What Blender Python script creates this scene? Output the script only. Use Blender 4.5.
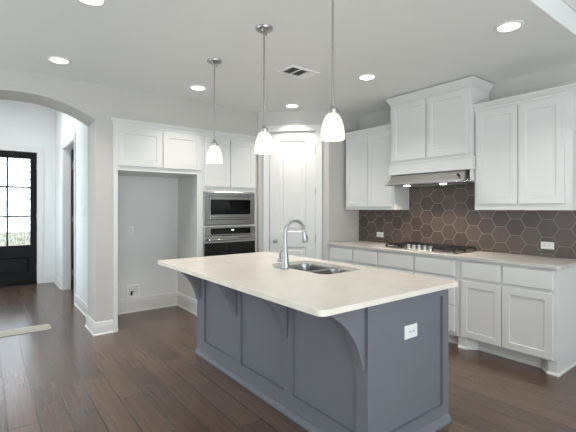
import bpy, bmesh, math
from mathutils import Vector, Matrix
S = bpy.context.scene
for o in list(bpy.data.objects):
    bpy.data.objects.remove(o)
C = S.collection
PI = math.pi

# ------------------------------------------------------------------ camera, world, exposure
cam = bpy.data.cameras.new('camera')
cam.sensor_width = 36.0
cam.lens = 393.35 / 576 * 36.0
cam.shift_x = 0.0
cam.shift_y = -8.0 / 576
cam.clip_start = 0.05
co = bpy.data.objects.new('camera', cam); C.objects.link(co)
co.location = (0, 0, 1.39)
co.rotation_euler = (PI / 2, 0, math.radians(52.5 - 90))
S.camera = co

S.view_settings.view_transform = 'Standard'
S.view_settings.look = 'None'
S.view_settings.gamma = 1.0
S.view_settings.use_curve_mapping = False
S.view_settings.exposure = -0.28

w = bpy.data.worlds.new('daylight'); S.world = w
w.use_nodes = True
bg = w.node_tree.nodes['Background']
bg.inputs[0].default_value = (0.80, 0.90, 1.0, 1)
bg.inputs[1].default_value = 9.5
S.cycles.max_bounces = 10
S.cycles.diffuse_bounces = 6
S.cycles.sample_clamp_indirect = 6.0
S.cycles.transparent_max_bounces = 12

def area(name, loc, rot, sx, sy, power=0, col=(1, 1, 1), portal=False, shape='RECTANGLE'):
    l = bpy.data.lights.new(name, 'AREA'); l.shape = shape
    if shape == 'DISK': l.spread = math.radians(115)
    l.size = sx; l.size_y = sy; l.energy = power; l.color = col
    if portal: l.cycles.is_portal = True
    o = bpy.data.objects.new(name, l); C.objects.link(o)
    o.location = loc; o.rotation_euler = rot
    return o
HWX, HW0, HW1 = -0.45, 6.3, 7.7                            # unseen hall window, added to bring daylight into the hall
WINX = [(-2.2, -0.6), (0.0, 1.6), (2.3, 4.25)]           # living-room windows in the wall behind the viewer
for a, b in WINX:
    area('window_portal', ((a + b) / 2, -5.0, 1.65), (-PI / 2, 0, PI), b - a, 1.9, 1, portal=True)
area('side_window_portal', (-3.0, 3.725, 1.33), (0, -PI / 2, 0), 2.4, 1.65, 1, portal=True)
area('added_uplight', (-0.2, -2.2, 0.7), (PI - math.radians(26), 0, 0), 3.2, 2.2, 190, (.93, .97, 1))  # unseen uplight without a fixture, added to brighten the ceiling
area('added_hall_window_portal', (HWX - .1, (HW0 + HW1) / 2, 1.55), (0, -PI / 2, 0), 2.1, HW1 - HW0, 1, portal=True)
area('door_portal', (0.29, 8.66, 1.5), (-PI / 2, 0, 0), 0.7, 1.7, 1, portal=True)

# ------------------------------------------------------------------ materials
def lin(c):
    return tuple(((v / 255) / 12.92 if v <= 10.3 else ((v / 255 + 0.055) / 1.055) ** 2.4) for v in c) + (1,)

def mat(name, col, rough=0.5, metal=0.0, noise=0.0, nscale=8.0, bump=0.0, bscale=60.0, spec=0.5, stretch=None, coat=0.0):
    m = bpy.data.materials.new(name); m.use_nodes = True
    nt = m.node_tree; b = nt.nodes['Principled BSDF']
    c = lin(col)
    b.inputs['Base Color'].default_value = c
    b.inputs['Roughness'].default_value = rough
    b.inputs['Metallic'].default_value = metal
    b.inputs['Specular IOR Level'].default_value = spec
    b.inputs['Coat Weight'].default_value = coat
    tc = nt.nodes.new('ShaderNodeTexCoord')
    src = tc.outputs['Object']
    if stretch:
        mp = nt.nodes.new('ShaderNodeMapping'); mp.inputs['Scale'].default_value = stretch
        nt.links.new(src, mp.inputs[0]); src = mp.outputs[0]
    if noise:
        n = nt.nodes.new('ShaderNodeTexNoise'); n.inputs['Scale'].default_value = nscale; n.inputs['Detail'].default_value = 4
        nt.links.new(src, n.inputs['Vector'])
        r = nt.nodes.new('ShaderNodeMapRange')
        r.inputs[3].default_value = 1 - noise; r.inputs[4].default_value = 1 + noise
        nt.links.new(n.outputs[0], r.inputs[0])
        mx = nt.nodes.new('ShaderNodeMix'); mx.data_type = 'RGBA'; mx.blend_type = 'MULTIPLY'
        mx.inputs[0].default_value = 1; mx.inputs[6].default_value = c
        nt.links.new(r.outputs[0], mx.inputs[7]); nt.links.new(mx.outputs[2], b.inputs['Base Color'])
    if bump:
        n2 = nt.nodes.new('ShaderNodeTexNoise'); n2.inputs['Scale'].default_value = bscale; n2.inputs['Detail'].default_value = 3
        nt.links.new(src, n2.inputs['Vector'])
        bp = nt.nodes.new('ShaderNodeBump'); bp.inputs['Strength'].default_value = bump; bp.inputs['Distance'].default_value = 0.002
        nt.links.new(n2.outputs[0], bp.inputs['Height']); nt.links.new(bp.outputs[0], b.inputs['Normal'])
    return m

def emit(name, col, strength, base=(240, 240, 236)):
    m = mat(name, base, 0.3)
    b = m.node_tree.nodes['Principled BSDF']
    b.inputs['Emission Color'].default_value = lin(col); b.inputs['Emission Strength'].default_value = strength
    return m

WALL = mat('wall_paint_greige', (196, 193, 188), 0.75, noise=0.015, nscale=3, bump=0.15, bscale=180)
HALLW = mat('wall_paint_hall', (224, 225, 224), 0.75, noise=0.015, nscale=3, bump=0.15, bscale=180)
CEIL = mat('ceiling_paint', (232, 233, 230), 0.85, noise=0.015, nscale=4, bump=0.35, bscale=140)
TRIM = mat('trim_white', (220, 219, 216), 0.35, noise=0.01, nscale=5)
CAB = mat('cabinet_white', (218, 218, 216), 0.35, noise=0.01, nscale=5)
GREY = mat('island_grey_paint', (115, 117, 124), 0.38, noise=0.02, nscale=4)
STEEL = mat('brushed_steel', (168, 168, 167), 0.26, 1.0, noise=0.06, nscale=40, stretch=(1, 1, 30))
STEEL2 = mat('bright_steel', (208, 205, 200), 0.3, 1.0, noise=0.05, nscale=40, stretch=(1, 30, 1))
CHROME = mat('satin_nickel', (176, 178, 178), 0.38, 1.0, noise=0.02, nscale=20)
BRUSH = mat('brushed_nickel', (178, 176, 172), 0.35, 1.0, noise=0.03, nscale=20)
BLACKG = mat('black_glass', (6, 6, 7), 0.08, noise=0.02, nscale=3, spec=0.35)
BLACK = mat('cast_iron_black', (22, 22, 22), 0.5, noise=0.1, nscale=30)
DOORB = mat('door_black_paint', (5, 5, 6), 0.4, noise=0.05, nscale=6, spec=0.18)
PLAST = mat('white_plastic', (238, 237, 233), 0.4, noise=0.005, nscale=5)
SLOT = mat('slot_dark', (30, 30, 30), 0.6, noise=0.05, nscale=10)
LOUV = mat('vent_shade_filter_grey', (138, 139, 138), 0.7, noise=0.05, nscale=10)  # grey puts shade into the vent louvers and backing; also colours hood filter
STRIP = mat('floor_strip_pale', (196, 188, 172), 0.5, noise=0.08, nscale=14)
STRIP2 = mat('floor_strip_inner', (176, 170, 154), 0.5, noise=0.1, nscale=60)
LENS = emit('lamp_lens', (255, 250, 240), 7)
HOODL = emit('hood_lamp_lens', (255, 244, 225), 10)
DISP = emit('oven_display_glint', (225, 240, 255), 1.2)

def quartz(name, c1, c2):
    m = mat(name, c1, 0.22, noise=0.03, nscale=160)
    nt = m.node_tree; b = nt.nodes['Principled BSDF']
    tc = nt.nodes.new('ShaderNodeTexCoord'); n = nt.nodes.new('ShaderNodeTexNoise')
    n.inputs['Scale'].default_value = 5; n.inputs['Detail'].default_value = 8; n.inputs['Distortion'].default_value = 1.2
    nt.links.new(tc.outputs['Object'], n.inputs['Vector'])
    r = nt.nodes.new('ShaderNodeValToRGB')
    r.color_ramp.elements[0].position = 0.42; r.color_ramp.elements[0].color = lin(c1)
    r.color_ramp.elements[1].position = 0.70; r.color_ramp.elements[1].color = lin(c2)
    nt.links.new(n.outputs[0], r.inputs[0])
    mx = [x for x in nt.nodes if x.bl_idname == 'ShaderNodeMix'][0]
    nt.links.new(r.outputs[0], mx.inputs[6])
    return m
QUARTZ = quartz('quartz_cream', (235, 228, 219), (228, 219, 208))
QUARTZ2 = quartz('quartz_taupe', (200, 196, 191), (190, 184, 178))

def floor_mat():
    m = bpy.data.materials.new('dark_hardwood'); m.use_nodes = True
    nt = m.node_tree; N = nt.nodes; L = nt.links; b = N['Principled BSDF']
    tc = N.new('ShaderNodeTexCoord')
    mp = N.new('ShaderNodeMapping'); mp.inputs['Rotation'].default_value = (0, 0, PI / 2); mp.inputs['Location'].default_value = (0.31, 0.058, 0)
    L.new(tc.outputs['Object'], mp.inputs[0])
    br = N.new('ShaderNodeTexBrick')
    br.inputs['Scale'].default_value = 1; br.inputs['Brick Width'].default_value = 1.35; br.inputs['Row Height'].default_value = 0.166
    br.inputs['Mortar Size'].default_value = 0.004; br.inputs['Mortar Smooth'].default_value = 0.3; br.inputs['Bias'].default_value = 0
    br.offset = 0.37; br.offset_frequency = 2
    br.inputs['Color1'].default_value = (0, 0, 0, 1); br.inputs['Color2'].default_value = (1, 1, 1, 1); br.inputs['Mortar'].default_value = (0.5, 0.5, 0.5, 1)
    L.new(mp.outputs[0], br.inputs['Vector'])
    ramp = N.new('ShaderNodeValToRGB')
    e = ramp.color_ramp.elements
    e[0].position = 0; e[0].color = lin((80, 63, 54))
    e[1].position = 1; e[1].color = lin((98, 78, 66))
    x = e.new(0.5); x.color = lin((90, 71, 60))
    L.new(br.outputs['Color'], ramp.inputs[0])
    # grain stretched along the boards, shifted from board to board
    mp2 = N.new('ShaderNodeMapping'); mp2.inputs['Scale'].default_value = (1.3, 34, 1)
    L.new(mp.outputs[0], mp2.inputs[0])
    addv = N.new('ShaderNodeVectorMath'); addv.operation = 'MULTIPLY_ADD'
    L.new(br.outputs['Color'], addv.inputs[0]); addv.inputs[1].default_value = (17, 9, 5); L.new(mp2.outputs[0], addv.inputs[2])
    g = N.new('ShaderNodeTexNoise'); g.inputs['Scale'].default_value = 1.6; g.inputs['Detail'].default_value = 7; g.inputs['Distortion'].default_value = 0.5; g.inputs['Roughness'].default_value = 0.6
    L.new(addv.outputs[0], g.inputs['Vector'])
    r2 = N.new('ShaderNodeMapRange'); r2.inputs[1].default_value = 0.25; r2.inputs[2].default_value = 0.75; r2.inputs[3].default_value = 0.76; r2.inputs[4].default_value = 1.2
    L.new(g.outputs[0], r2.inputs[0])
    mx = N.new('ShaderNodeMix'); mx.data_type = 'RGBA'; mx.blend_type = 'MULTIPLY'; mx.inputs[0].default_value = 1
    L.new(ramp.outputs[0], mx.inputs[6]); L.new(r2.outputs[0], mx.inputs[7])
    mj = N.new('ShaderNodeMix'); mj.data_type = 'RGBA'; L.new(br.outputs['Fac'], mj.inputs[0])
    L.new(mx.outputs[2], mj.inputs[6]); mj.inputs[7].default_value = lin((46, 37, 32))
    L.new(mj.outputs[2], b.inputs['Base Color'])
    rr = N.new('ShaderNodeMapRange'); rr.inputs[3].default_value = 0.17; rr.inputs[4].default_value = 0.26
    L.new(g.outputs[0], rr.inputs[0]); L.new(rr.outputs[0], b.inputs['Roughness'])
    b.inputs['Specular IOR Level'].default_value = 0.75
    h = N.new('ShaderNodeMath'); h.operation = 'MULTIPLY_ADD'; h.inputs[1].default_value = -4.0
    L.new(br.outputs['Fac'], h.inputs[0]); L.new(g.outputs[0], h.inputs[2])
    bp = N.new('ShaderNodeBump'); bp.inputs['Strength'].default_value = 0.3; bp.inputs['Distance'].default_value = 0.003
    L.new(h.outputs[0], bp.inputs['Height']); L.new(bp.outputs[0], b.inputs['Normal'])
    return m
FLOOR = floor_mat()

def hex_mat():
    m = bpy.data.materials.new('hexagon_tile_brown'); m.use_nodes = True
    nt = m.node_tree; N = nt.nodes; L = nt.links; b = N['Principled BSDF']
    s = 0.098; H = math.sqrt(3) * s
    tc = N.new('ShaderNodeTexCoord')
    def vm(op, a, bb):
        n = N.new('ShaderNodeVectorMath'); n.operation = op
        for i, v in enumerate((a, bb)):
            if v is None: continue
            if isinstance(v, tuple): n.inputs[i].default_value = v
            else: L.new(v, n.inputs[i])
        return n
    def mt(op, a, bb=None):
        n = N.new('ShaderNodeMath'); n.operation = op
        for i, v in enumerate((a, bb)):
            if v is None: continue
            if isinstance(v, (int, float)): n.inputs[i].default_value = v
            else: L.new(v, n.inputs[i])
        return n.outputs[0]
    base = vm('MULTIPLY', tc.outputs['Object'], (0, 1, 1)).outputs[0]
    def lat(cy, cz):
        p = vm('SUBTRACT', base, (0, cy - 1.5 * s - 30 * s, cz - H / 2 - 20 * H)).outputs[0]
        q = vm('MODULO', p, (1, 3 * s, H)).outputs[0]
        return vm('SUBTRACT', q, (0, 1.5 * s, H / 2)).outputs[0]
    q1 = lat(1.5 - 2.57, 1.192 - .915); q2 = lat(1.5 - 2.57 + 1.5 * s, 1.192 - .915 + H / 2)   # object space of the backsplash
    l1 = vm('LENGTH', q1, None).outputs['Value']; l2 = vm('LENGTH', q2, None).outputs['Value']
    less = mt('LESS_THAN', l2, l1)
    mix = N.new('ShaderNodeMix'); mix.data_type = 'VECTOR'; L.new(less, mix.inputs[0]); L.new(q1, mix.inputs[4]); L.new(q2, mix.inputs[5])
    q = mix.outputs[1]
    sp = N.new('ShaderNodeSeparateXYZ'); L.new(vm('ABSOLUTE', q, None).outputs[0], sp.inputs[0])
    d = mt('MAXIMUM', sp.outputs[2], mt('ADD', mt('MULTIPLY', sp.outputs[1], math.sqrt(3) / 2), mt('MULTIPLY', sp.outputs[2], 0.5)))
    edge = N.new('ShaderNodeMapRange'); edge.inputs[1].default_value = H / 2 - 0.0036; edge.inputs[2].default_value = H / 2 - 0.0022
    L.new(d, edge.inputs[0])
    cell = vm('SUBTRACT', base, q).outputs[0]
    cell = vm('SNAP', vm('ADD', cell, (0, 0.01, 0.01)).outputs[0], (0.02, 0.02, 0.02)).outputs[0]
    wn = N.new('ShaderNodeTexWhiteNoise'); wn.noise_dimensions = '3D'; L.new(cell, wn.inputs[0])
    ramp = N.new('ShaderNodeValToRGB'); e = ramp.color_ramp.elements
    e[0].color = lin((80, 69, 65)); e[1].color = lin((98, 85, 79))
    L.new(wn.outputs[0], ramp.inputs[0])
    ns = N.new('ShaderNodeTexNoise'); ns.inputs['Scale'].default_value = 14; ns.inputs['Detail'].default_value = 5
    L.new(tc.outputs['Object'], ns.inputs['Vector'])
    r2 = N.new('ShaderNodeMapRange'); r2.inputs[3].default_value = 0.85; r2.inputs[4].default_value = 1.15; L.new(ns.outputs[0], r2.inputs[0])
    mx = N.new('ShaderNodeMix'); mx.data_type = 'RGBA'; mx.blend_type = 'MULTIPLY'; mx.inputs[0].default_value = 1
    L.new(ramp.outputs[0], mx.inputs[6]); L.new(r2.outputs[0], mx.inputs[7])
    mg = N.new('ShaderNodeMix'); mg.data_type = 'RGBA'; L.new(edge.outputs[0], mg.inputs[0]); L.new(mx.outputs[2], mg.inputs[6]); mg.inputs[7].default_value = lin((142, 130, 122))
    L.new(mg.outputs[2], b.inputs['Base Color'])
    b.inputs['Roughness'].default_value = 0.38
    bp = N.new('ShaderNodeBump'); bp.invert = True; bp.inputs['Strength'].default_value = 0.4; bp.inputs['Distance'].default_value = 0.002
    L.new(edge.outputs[0], bp.inputs['Height']); L.new(bp.outputs[0], b.inputs['Normal'])
    return m
HEX = hex_mat()

def opal_mat():
    m = bpy.data.materials.new('opal_glass_lit'); m.use_nodes = True
    nt = m.node_tree; N = nt.nodes; L = nt.links; b = N['Principled BSDF']
    b.inputs['Base Color'].default_value = lin((245, 243, 236)); b.inputs['Roughness'].default_value = 0.2
    b.inputs['Emission Color'].default_value = lin((255, 249, 236)); b.inputs['Emission Strength'].default_value = 0.75
    tr = N.new('ShaderNodeBsdfTranslucent'); tr.inputs[0].default_value = lin((250, 246, 236))
    mx = N.new('ShaderNodeMixShader'); mx.inputs[0].default_value = 0.4
    L.new(b.outputs[0], mx.inputs[1]); L.new(tr.outputs[0], mx.inputs[2]); L.new(mx.outputs[0], N['Material Output'].inputs[0])
    return m
OPAL = opal_mat()

def rain_glass(name, clear=0.6):
    m = bpy.data.materials.new(name); m.use_nodes = True
    nt = m.node_tree; N = nt.nodes; L = nt.links
    b = N['Principled BSDF']; b.inputs['Base Color'].default_value = (0.8, 0.8, 0.8, 1); b.inputs['Roughness'].default_value = 0.15
    tc = N.new('ShaderNodeTexCoord'); mp = N.new('ShaderNodeMapping'); mp.inputs['Scale'].default_value = (60, 60, 14)
    L.new(tc.outputs['Object'], mp.inputs[0])
    n = N.new('ShaderNodeTexNoise'); n.inputs['Scale'].default_value = 1.0; n.inputs['Detail'].default_value = 4; L.new(mp.outputs[0], n.inputs['Vector'])
    r = N.new('ShaderNodeMapRange'); r.inputs[1].default_value = 0.35; r.inputs[2].default_value = 0.62; r.inputs[3].default_value = 0.45; r.inputs[4].default_value = 1.0
    L.new(n.outputs[0], r.inputs[0])
    cc = N.new('ShaderNodeCombineColor'); [L.new(r.outputs[0], cc.inputs[i]) for i in range(3)]
    t = N.new('ShaderNodeBsdfTransparent'); L.new(cc.outputs[0], t.inputs[0])
    mx = N.new('ShaderNodeMixShader'); mx.inputs[0].default_value = clear
    L.new(b.outputs[0], mx.inputs[1]); L.new(t.outputs[0], mx.inputs[2]); L.new(mx.outputs[0], N['Material Output'].inputs[0])
    return m
RAIN = rain_glass('textured_door_glass', 0.8)
def clear_glass():
    m = bpy.data.materials.new('window_glass'); m.use_nodes = True
    nt = m.node_tree; N = nt.nodes; L = nt.links
    g = N.new('ShaderNodeBsdfGlossy'); g.inputs['Roughness'].default_value = 0.02
    t = N.new('ShaderNodeBsdfTransparent'); t.inputs[0].default_value = (0.95, 0.97, 0.96, 1)
    mx = N.new('ShaderNodeMixShader'); mx.inputs[0].default_value = 0.93
    L.new(g.outputs[0], mx.inputs[1]); L.new(t.outputs[0], mx.inputs[2]); L.new(mx.outputs[0], N['Material Output'].inputs[0])
    return m
GLASS = clear_glass()
LAWN = mat('lawn', (112, 112, 84), 0.9, noise=0.4, nscale=3)
PAVE = mat('porch_paving', (150, 146, 138), 0.8, noise=0.1, nscale=5)

# ------------------------------------------------------------------ mesh helpers
class Frame:
    """u along the surface, n outward from it, z up."""
    def __init__(s, o, U, N): s.o = Vector(o); s.U = Vector(U); s.N = Vector(N)
    def __call__(s, u, n, z): return s.o + s.U * u + s.N * n + Vector((0, 0, z))
W = Frame((0, 0, 0), (1, 0, 0), (0, 1, 0))                # world frame: u=x, n=y

def box(bm, f, u0, u1, n0, n1, z0, z1):
    v = [bm.verts.new(f(u, n, z)) for z in (z0, z1) for n in (n0, n1) for u in (u0, u1)]
    for q in ((0, 1, 3, 2), (4, 6, 7, 5), (0, 4, 5, 1), (1, 5, 7, 3), (3, 7, 6, 2), (2, 6, 4, 0)):
        bm.faces.new([v[i] for i in q])

def loft(bm, loops, cap0=True, cap1=True, closed=True):
    rows = [[bm.verts.new(p) for p in l] for l in loops]
    n = len(rows[0])
    for a, b in zip(rows, rows[1:]):
        for i in range(n if closed else n - 1):
            j = (i + 1) % n
            bm.faces.new((a[i], a[j], b[j], b[i]))
    if cap0: bm.faces.new(rows[0][::-1])
    if cap1: bm.faces.new(rows[-1])
    return rows

def prism(bm, pts, fn, a, b):
    loft(bm, [[fn(p, q, a) for p, q in pts], [fn(p, q, b) for p, q in pts]])

def lathe(bm, c, prof, seg=32, axis='z', cap=True):
    c = Vector(c); loops = []
    for r, h in prof:
        r = max(r, 1e-4)
        l = []
        for i in range(seg):
            t = 2 * PI * i / seg; a, b = r * math.cos(t), r * math.sin(t)
            l.append(c + (Vector((a, b, h)) if axis == 'z' else Vector((h, a, b)) if axis == 'x' else Vector((a, h, b))))
        loops.append(l)
    loft(bm, loops, cap, cap)

def tube(bm, pts, rad, seg=16):
    pts = [Vector(p) for p in pts]
    rads = rad if isinstance(rad, (list, tuple)) else [rad] * len(pts)
    loops = []; ref = None
    for i, p in enumerate(pts):
        t = (pts[min(i + 1, len(pts) - 1)] - pts[max(i - 1, 0)]).normalized()
        if ref is None:
            ref = t.orthogonal().normalized()
        ref = (ref - t * ref.dot(t)).normalized()
        s = t.cross(ref)
        loops.append([p + (ref * math.cos(2 * PI * k / seg) + s * math.sin(2 * PI * k / seg)) * rads[i] for k in range(seg)])
    loft(bm, loops)

def rrect(x0, x1, y0, y1, r, seg=6):
    out = []
    for cx, cy, a in ((x1 - r, y1 - r, 0), (x0 + r, y1 - r, 90), (x0 + r, y0 + r, 180), (x1 - r, y0 + r, 270)):
        for k in range(seg + 1):
            t = math.radians(a + 90 * k / seg); out.append((cx + r * math.cos(t), cy + r * math.sin(t)))
    return out

def sweep(bm, path, prof):
    """sweep profile [(offset to the left of the path, z)] along an open 2D path with mitred corners"""
    P = [Vector(p) for p in path]; loops = []
    for i, p in enumerate(P):
        d0 = (P[i] - P[i - 1]).normalized() if i > 0 else None
        d1 = (P[i + 1] - P[i]).normalized() if i < len(P) - 1 else None
        d0 = d0 or d1; d1 = d1 or d0
        n0 = Vector((-d0.y, d0.x)); n1 = Vector((-d1.y, d1.x))
        m = (n0 + n1).normalized(); m = m / max(m.dot(n0), 0.2)
        loops.append([Vector((p.x + m.x * o, p.y + m.y * o, z)) for o, z in prof])
    loft(bm, loops)

def shaker(bm, f, u0, u1, z0, z1, n0=0.0, t=0.02, rail=0.06, rec=0.008, sl=0.004):
    """shaker door: frame of four rails around a recessed panel"""
    def loop(a, n): return [f(u0 + a, n, z0 + a), f(u1 - a, n, z0 + a), f(u1 - a, n, z1 - a), f(u0 + a, n, z1 - a)]
    loft(bm, [loop(0, n0), loop(0, n0 + t - 0.002), loop(0.002, n0 + t), loop(rail, n0 + t), loop(rail + sl, n0 + t - rec)])

def slab(bm, f, u0, u1, z0, z1, n0=0.0, t=0.02, e=0.004):
    def loop(a, n): return [f(u0 + a, n, z0 + a), f(u1 - a, n, z0 + a), f(u1 - a, n, z1 - a), f(u0 + a, n, z1 - a)]
    loft(bm, [loop(0, n0), loop(0, n0 + t - e), loop(e, n0 + t)])

def link(name, bm, m, parent=None, origin=(0, 0, 0), bevel=0.0, smooth=False):
    bmesh.ops.recalc_face_normals(bm, faces=bm.faces)
    o3 = Vector(origin)
    if parent is not None:
        o3 = parent.matrix_world.translation if parent.get('_o') is None else Vector(parent['_o'])
    for v in bm.verts: v.co -= o3
    me = bpy.data.meshes.new(name); bm.to_mesh(me); bm.free()
    me.materials.append(m)
    if smooth:
        for p in me.polygons: p.use_smooth = True
        try: me.set_sharp_from_angle(angle=math.radians(40))
        except Exception: pass
    o = bpy.data.objects.new(name, me); C.objects.link(o)
    if parent is not None: o.parent = parent
    else: o.location = o3
    o['_o'] = tuple(o3)
    if bevel:
        b = o.modifiers.new('bevel', 'BEVEL'); b.width = bevel; b.segments = 2; b.limit_method = 'ANGLE'
    return o

def part(name, parent, m, build, bevel=0.0, smooth=False, label=None):
    bm = bmesh.new(); build(bm)
    o = link(name, bm, m, parent, bevel=bevel, smooth=smooth)
    if label: o['label'] = label
    return o

def thing(name, loc, label, cat, group=None):
    o = bpy.data.objects.new(name, None); C.objects.link(o); o.location = loc; o.empty_display_size = 0.1
    o['_o'] = tuple(loc); o['label'] = label; o['category'] = cat
    if group: o['group'] = group
    return o

def one(name, m, build, label, cat, origin, group=None, bevel=0.0, smooth=False):
    bm = bmesh.new(); build(bm); o = link(name, bm, m, None, origin, bevel, smooth)
    o['label'] = label; o['category'] = cat
    if group: o['group'] = group
    return o

def struct(name, m, build, parent=None, bevel=0.0, smooth=False):
    bm = bmesh.new(); build(bm); o = link(name, bm, m, parent, bevel=bevel, smooth=smooth)
    if parent is None: o['kind'] = 'structure'
    return o

def dup(root, loc, label, group=None):
    r = root.copy(); C.objects.link(r); r.location = loc; r['label'] = label
    if group: r['group'] = group
    for ch in list(root.children):
        c = ch.copy(); C.objects.link(c); c.parent = r
        for g in list(ch.children):
            d = g.copy(); C.objects.link(d); d.parent = c
    return r

# ------------------------------------------------------------------ layout constants (metres)
YA, XB, YP = 4.68, 4.345, 3.945          # arch wall, cooktop wall, pantry side wall
HK, HL = 2.74, 2.99                      # kitchen / living ceiling
YSTEP = 1.07
XL, YB = -3.0, -5.0                      # left wall, back wall
AX0, AX1, AT = -0.366, 0.946, 0.42       # arch jambs and thickness
HX0, HX1, YF, HH = -0.45, 1.03, 8.55, 3.3

# ------------------------------------------------------------------ structure
struct('floor', FLOOR, lambda b: box(b, W, XL - .2, XB + .2, YB - .2, YF + .1, -.1, 0))
struct('ceiling_kitchen', CEIL, lambda b: box(b, W, XL - .1, XB + .1, YSTEP, YA + .1, HK, HK + .4))
struct('ceiling_living', CEIL, lambda b: box(b, W, XL - .1, XB + .1, YB - .1, YSTEP, HL, HL + .15))
struct('ceiling_hall', CEIL, lambda b: box(b, W, HX0 - .2, 2.3, YA + AT, YF + .2, HH, HH + .1))
struct('trim_1', TRIM, lambda b: sweep(b, [(XL, YSTEP), (XB, YSTEP)][::-1], [(0, HL), (.07, HL), (.06, HL - .02), (.02, HL - .055), (.012, HL - .075), (0, HL - .075)]))

def wall_back(b):
    top = HK + .1
    box(b, W, XL - .1, AX0, YA, YA + AT, 0, top)
    # arch head
    hw = (AX1 - AX0) / 2; cx = (AX0 + AX1) / 2; zs = 2.35; rise = 0.187; R = (hw * hw + rise * rise) / (2 * rise); cz = zs + rise - R
    n = 28; arc = []
    for i in range(n + 1):
        x = AX0 + (AX1 - AX0) * i / n; arc.append((x, cz + math.sqrt(R * R - (x - cx) ** 2)))
    for (xa, za), (xb, zb) in zip(arc, arc[1:]):
        loft(b, [[Vector((xa, y, za)), Vector((xb, y, zb)), Vector((xb, y, top)), Vector((xa, y, top))] for y in (YA, YA + AT)])
    box(b, W, AX1, 1.124, YA, YA + AT, 0, top)
bm = bmesh.new(); wall_back(bm); bmesh.ops.remove_doubles(bm, verts=bm.verts, dist=1e-5)
wb = link('wall_back', bm, WALL); wb['kind'] = 'structure'
struct('wall_alcove', HALLW, lambda b: box(b, W, 1.125, 2.3, 5.44, 5.5, 0, 2.39))
struct('wall_over_cabinets', WALL, lambda b: box(b, W, 1.125, 3.04, YA, 5.5, 2.40, HK + .1))
struct('wall_corner', WALL, lambda b: box(b, W, 3.001, 3.04, YA, 5.5, 0, 2.40))
# pantry: 45 degree wall with its door opening, and the two short side walls
s2 = math.sqrt(.5)
PF = Frame((3.04, 4.64, 0), (s2, -s2, 0), (-s2, -s2, 0))
PLEN = (3.735 - 3.04) / s2
D0, D1, DH = 0.152, 0.808, 2.455
def wall_pantry(b):
    box(b, PF, 0, D0, -.1, 0, 0, HK + .05); box(b, PF, D1, PLEN, -.1, 0, 0, HK + .05); box(b, PF, D0, D1, -.1, 0, DH, HK + .05)
    loft(b, [[Vector((3.04, 4.64, z)), Vector((3.04, 4.76, z)), Vector((3.2, 4.76, z)), PF(0.07, -.1, z)] for z in (0, HK + .05)])
    loft(b, [[Vector((3.735, YP, z)), Vector((XB + .1, YP, z)), Vector((XB + .1, YP + .1, z)), Vector((3.80, YP + .1, z))] for z in (0, HK + .05)])
struct('wall_pantry', WALL, wall_pantry)
struct('wall_right', WALL, lambda b: box(b, W, XB, XB + .12, YB, YP + .1, 0, HL + .1))
SW0, SW1 = 2.9, 4.55
def wall_left(b):
    box(b, W, XL - .12, XL, YB, SW0, 0, HL + .1); box(b, W, XL - .12, XL, SW1, YA + .1, 0, HL + .1)
    box(b, W, XL - .12, XL, SW0, SW1, 0, .12); box(b, W, XL - .12, XL, SW0, SW1, 2.55, HL + .1)
struct('wall_left', WALL, wall_left)
LW = Frame((XL, 0, 0), (0, 1, 0), (1, 0, 0))
def lwin(b):
    for u0, u1, z0, z1 in ((SW0, SW1, .12, .20), (SW0, SW1, 2.49, 2.55), (SW0, SW0 + .06, .20, 2.49), (SW1 - .06, SW1, .20, 2.49), (3.695, 3.755, .20, 2.49)):
        box(b, LW, u0, u1, -.09, -.03, z0, z1)
    for u0, u1, z0, z1 in ((SW0 - .08, SW0, .16, 2.63), (SW1, SW1 + .08, .16, 2.63), (SW0, SW1, 2.55, 2.63)):
        box(b, LW, u0, u1, .0005, .02, z0, z1)
wo = struct('window_5', TRIM, lwin)  # unseen window, placed from the side light and shadows on the island
part('pane', wo, GLASS, lambda b: box(b, LW, SW0 + .05, SW1 - .05, -.065, -.06, .19, 2.50))
def wall_front(b):
    xs = [XL - .1]
    for a, c in WINX: xs += [a, c]
    xs.append(XB + .1)
    for i in range(0, len(xs), 2): box(b, W, xs[i], xs[i + 1], YB - .14, YB, 0, HL + .1)
    for a, c in WINX:
        box(b, W, a, c, YB - .14, YB, 0, .7); box(b, W, a, c, YB - .14, YB, 2.6, HL + .1)
struct('wall_front', WALL, wall_front)
for i, (a, c) in enumerate(WINX):
    def wf(b, a=a, c=c):
        for u0, u1, z0, z1 in ((a, c, .7, .76), (a, c, 2.54, 2.6), (a, a + .06, .76, 2.54), (c - .06, c, .76, 2.54), (a + .06, c - .06, 1.78, 1.82)):
            box(b, W, u0, u1, YB - .11, YB - .05, z0, z1)
        for u0, u1, z0, z1 in ((a - .09, c + .09, 2.6, 2.7), (a - .09, a, .7, 2.6), (c, c + .09, .7, 2.6), (a - .12, c + .12, .66, .7)):
            box(b, W, u0, u1, YB + .001, YB + .02, z0, z1)
    wo = struct('window_%d' % (i + 1), TRIM, wf)
    part('pane', wo, GLASS, lambda b, a=a, c=c: box(b, W, a + .05, c - .05, YB - .085, YB - .08, .75, 2.55))
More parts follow.
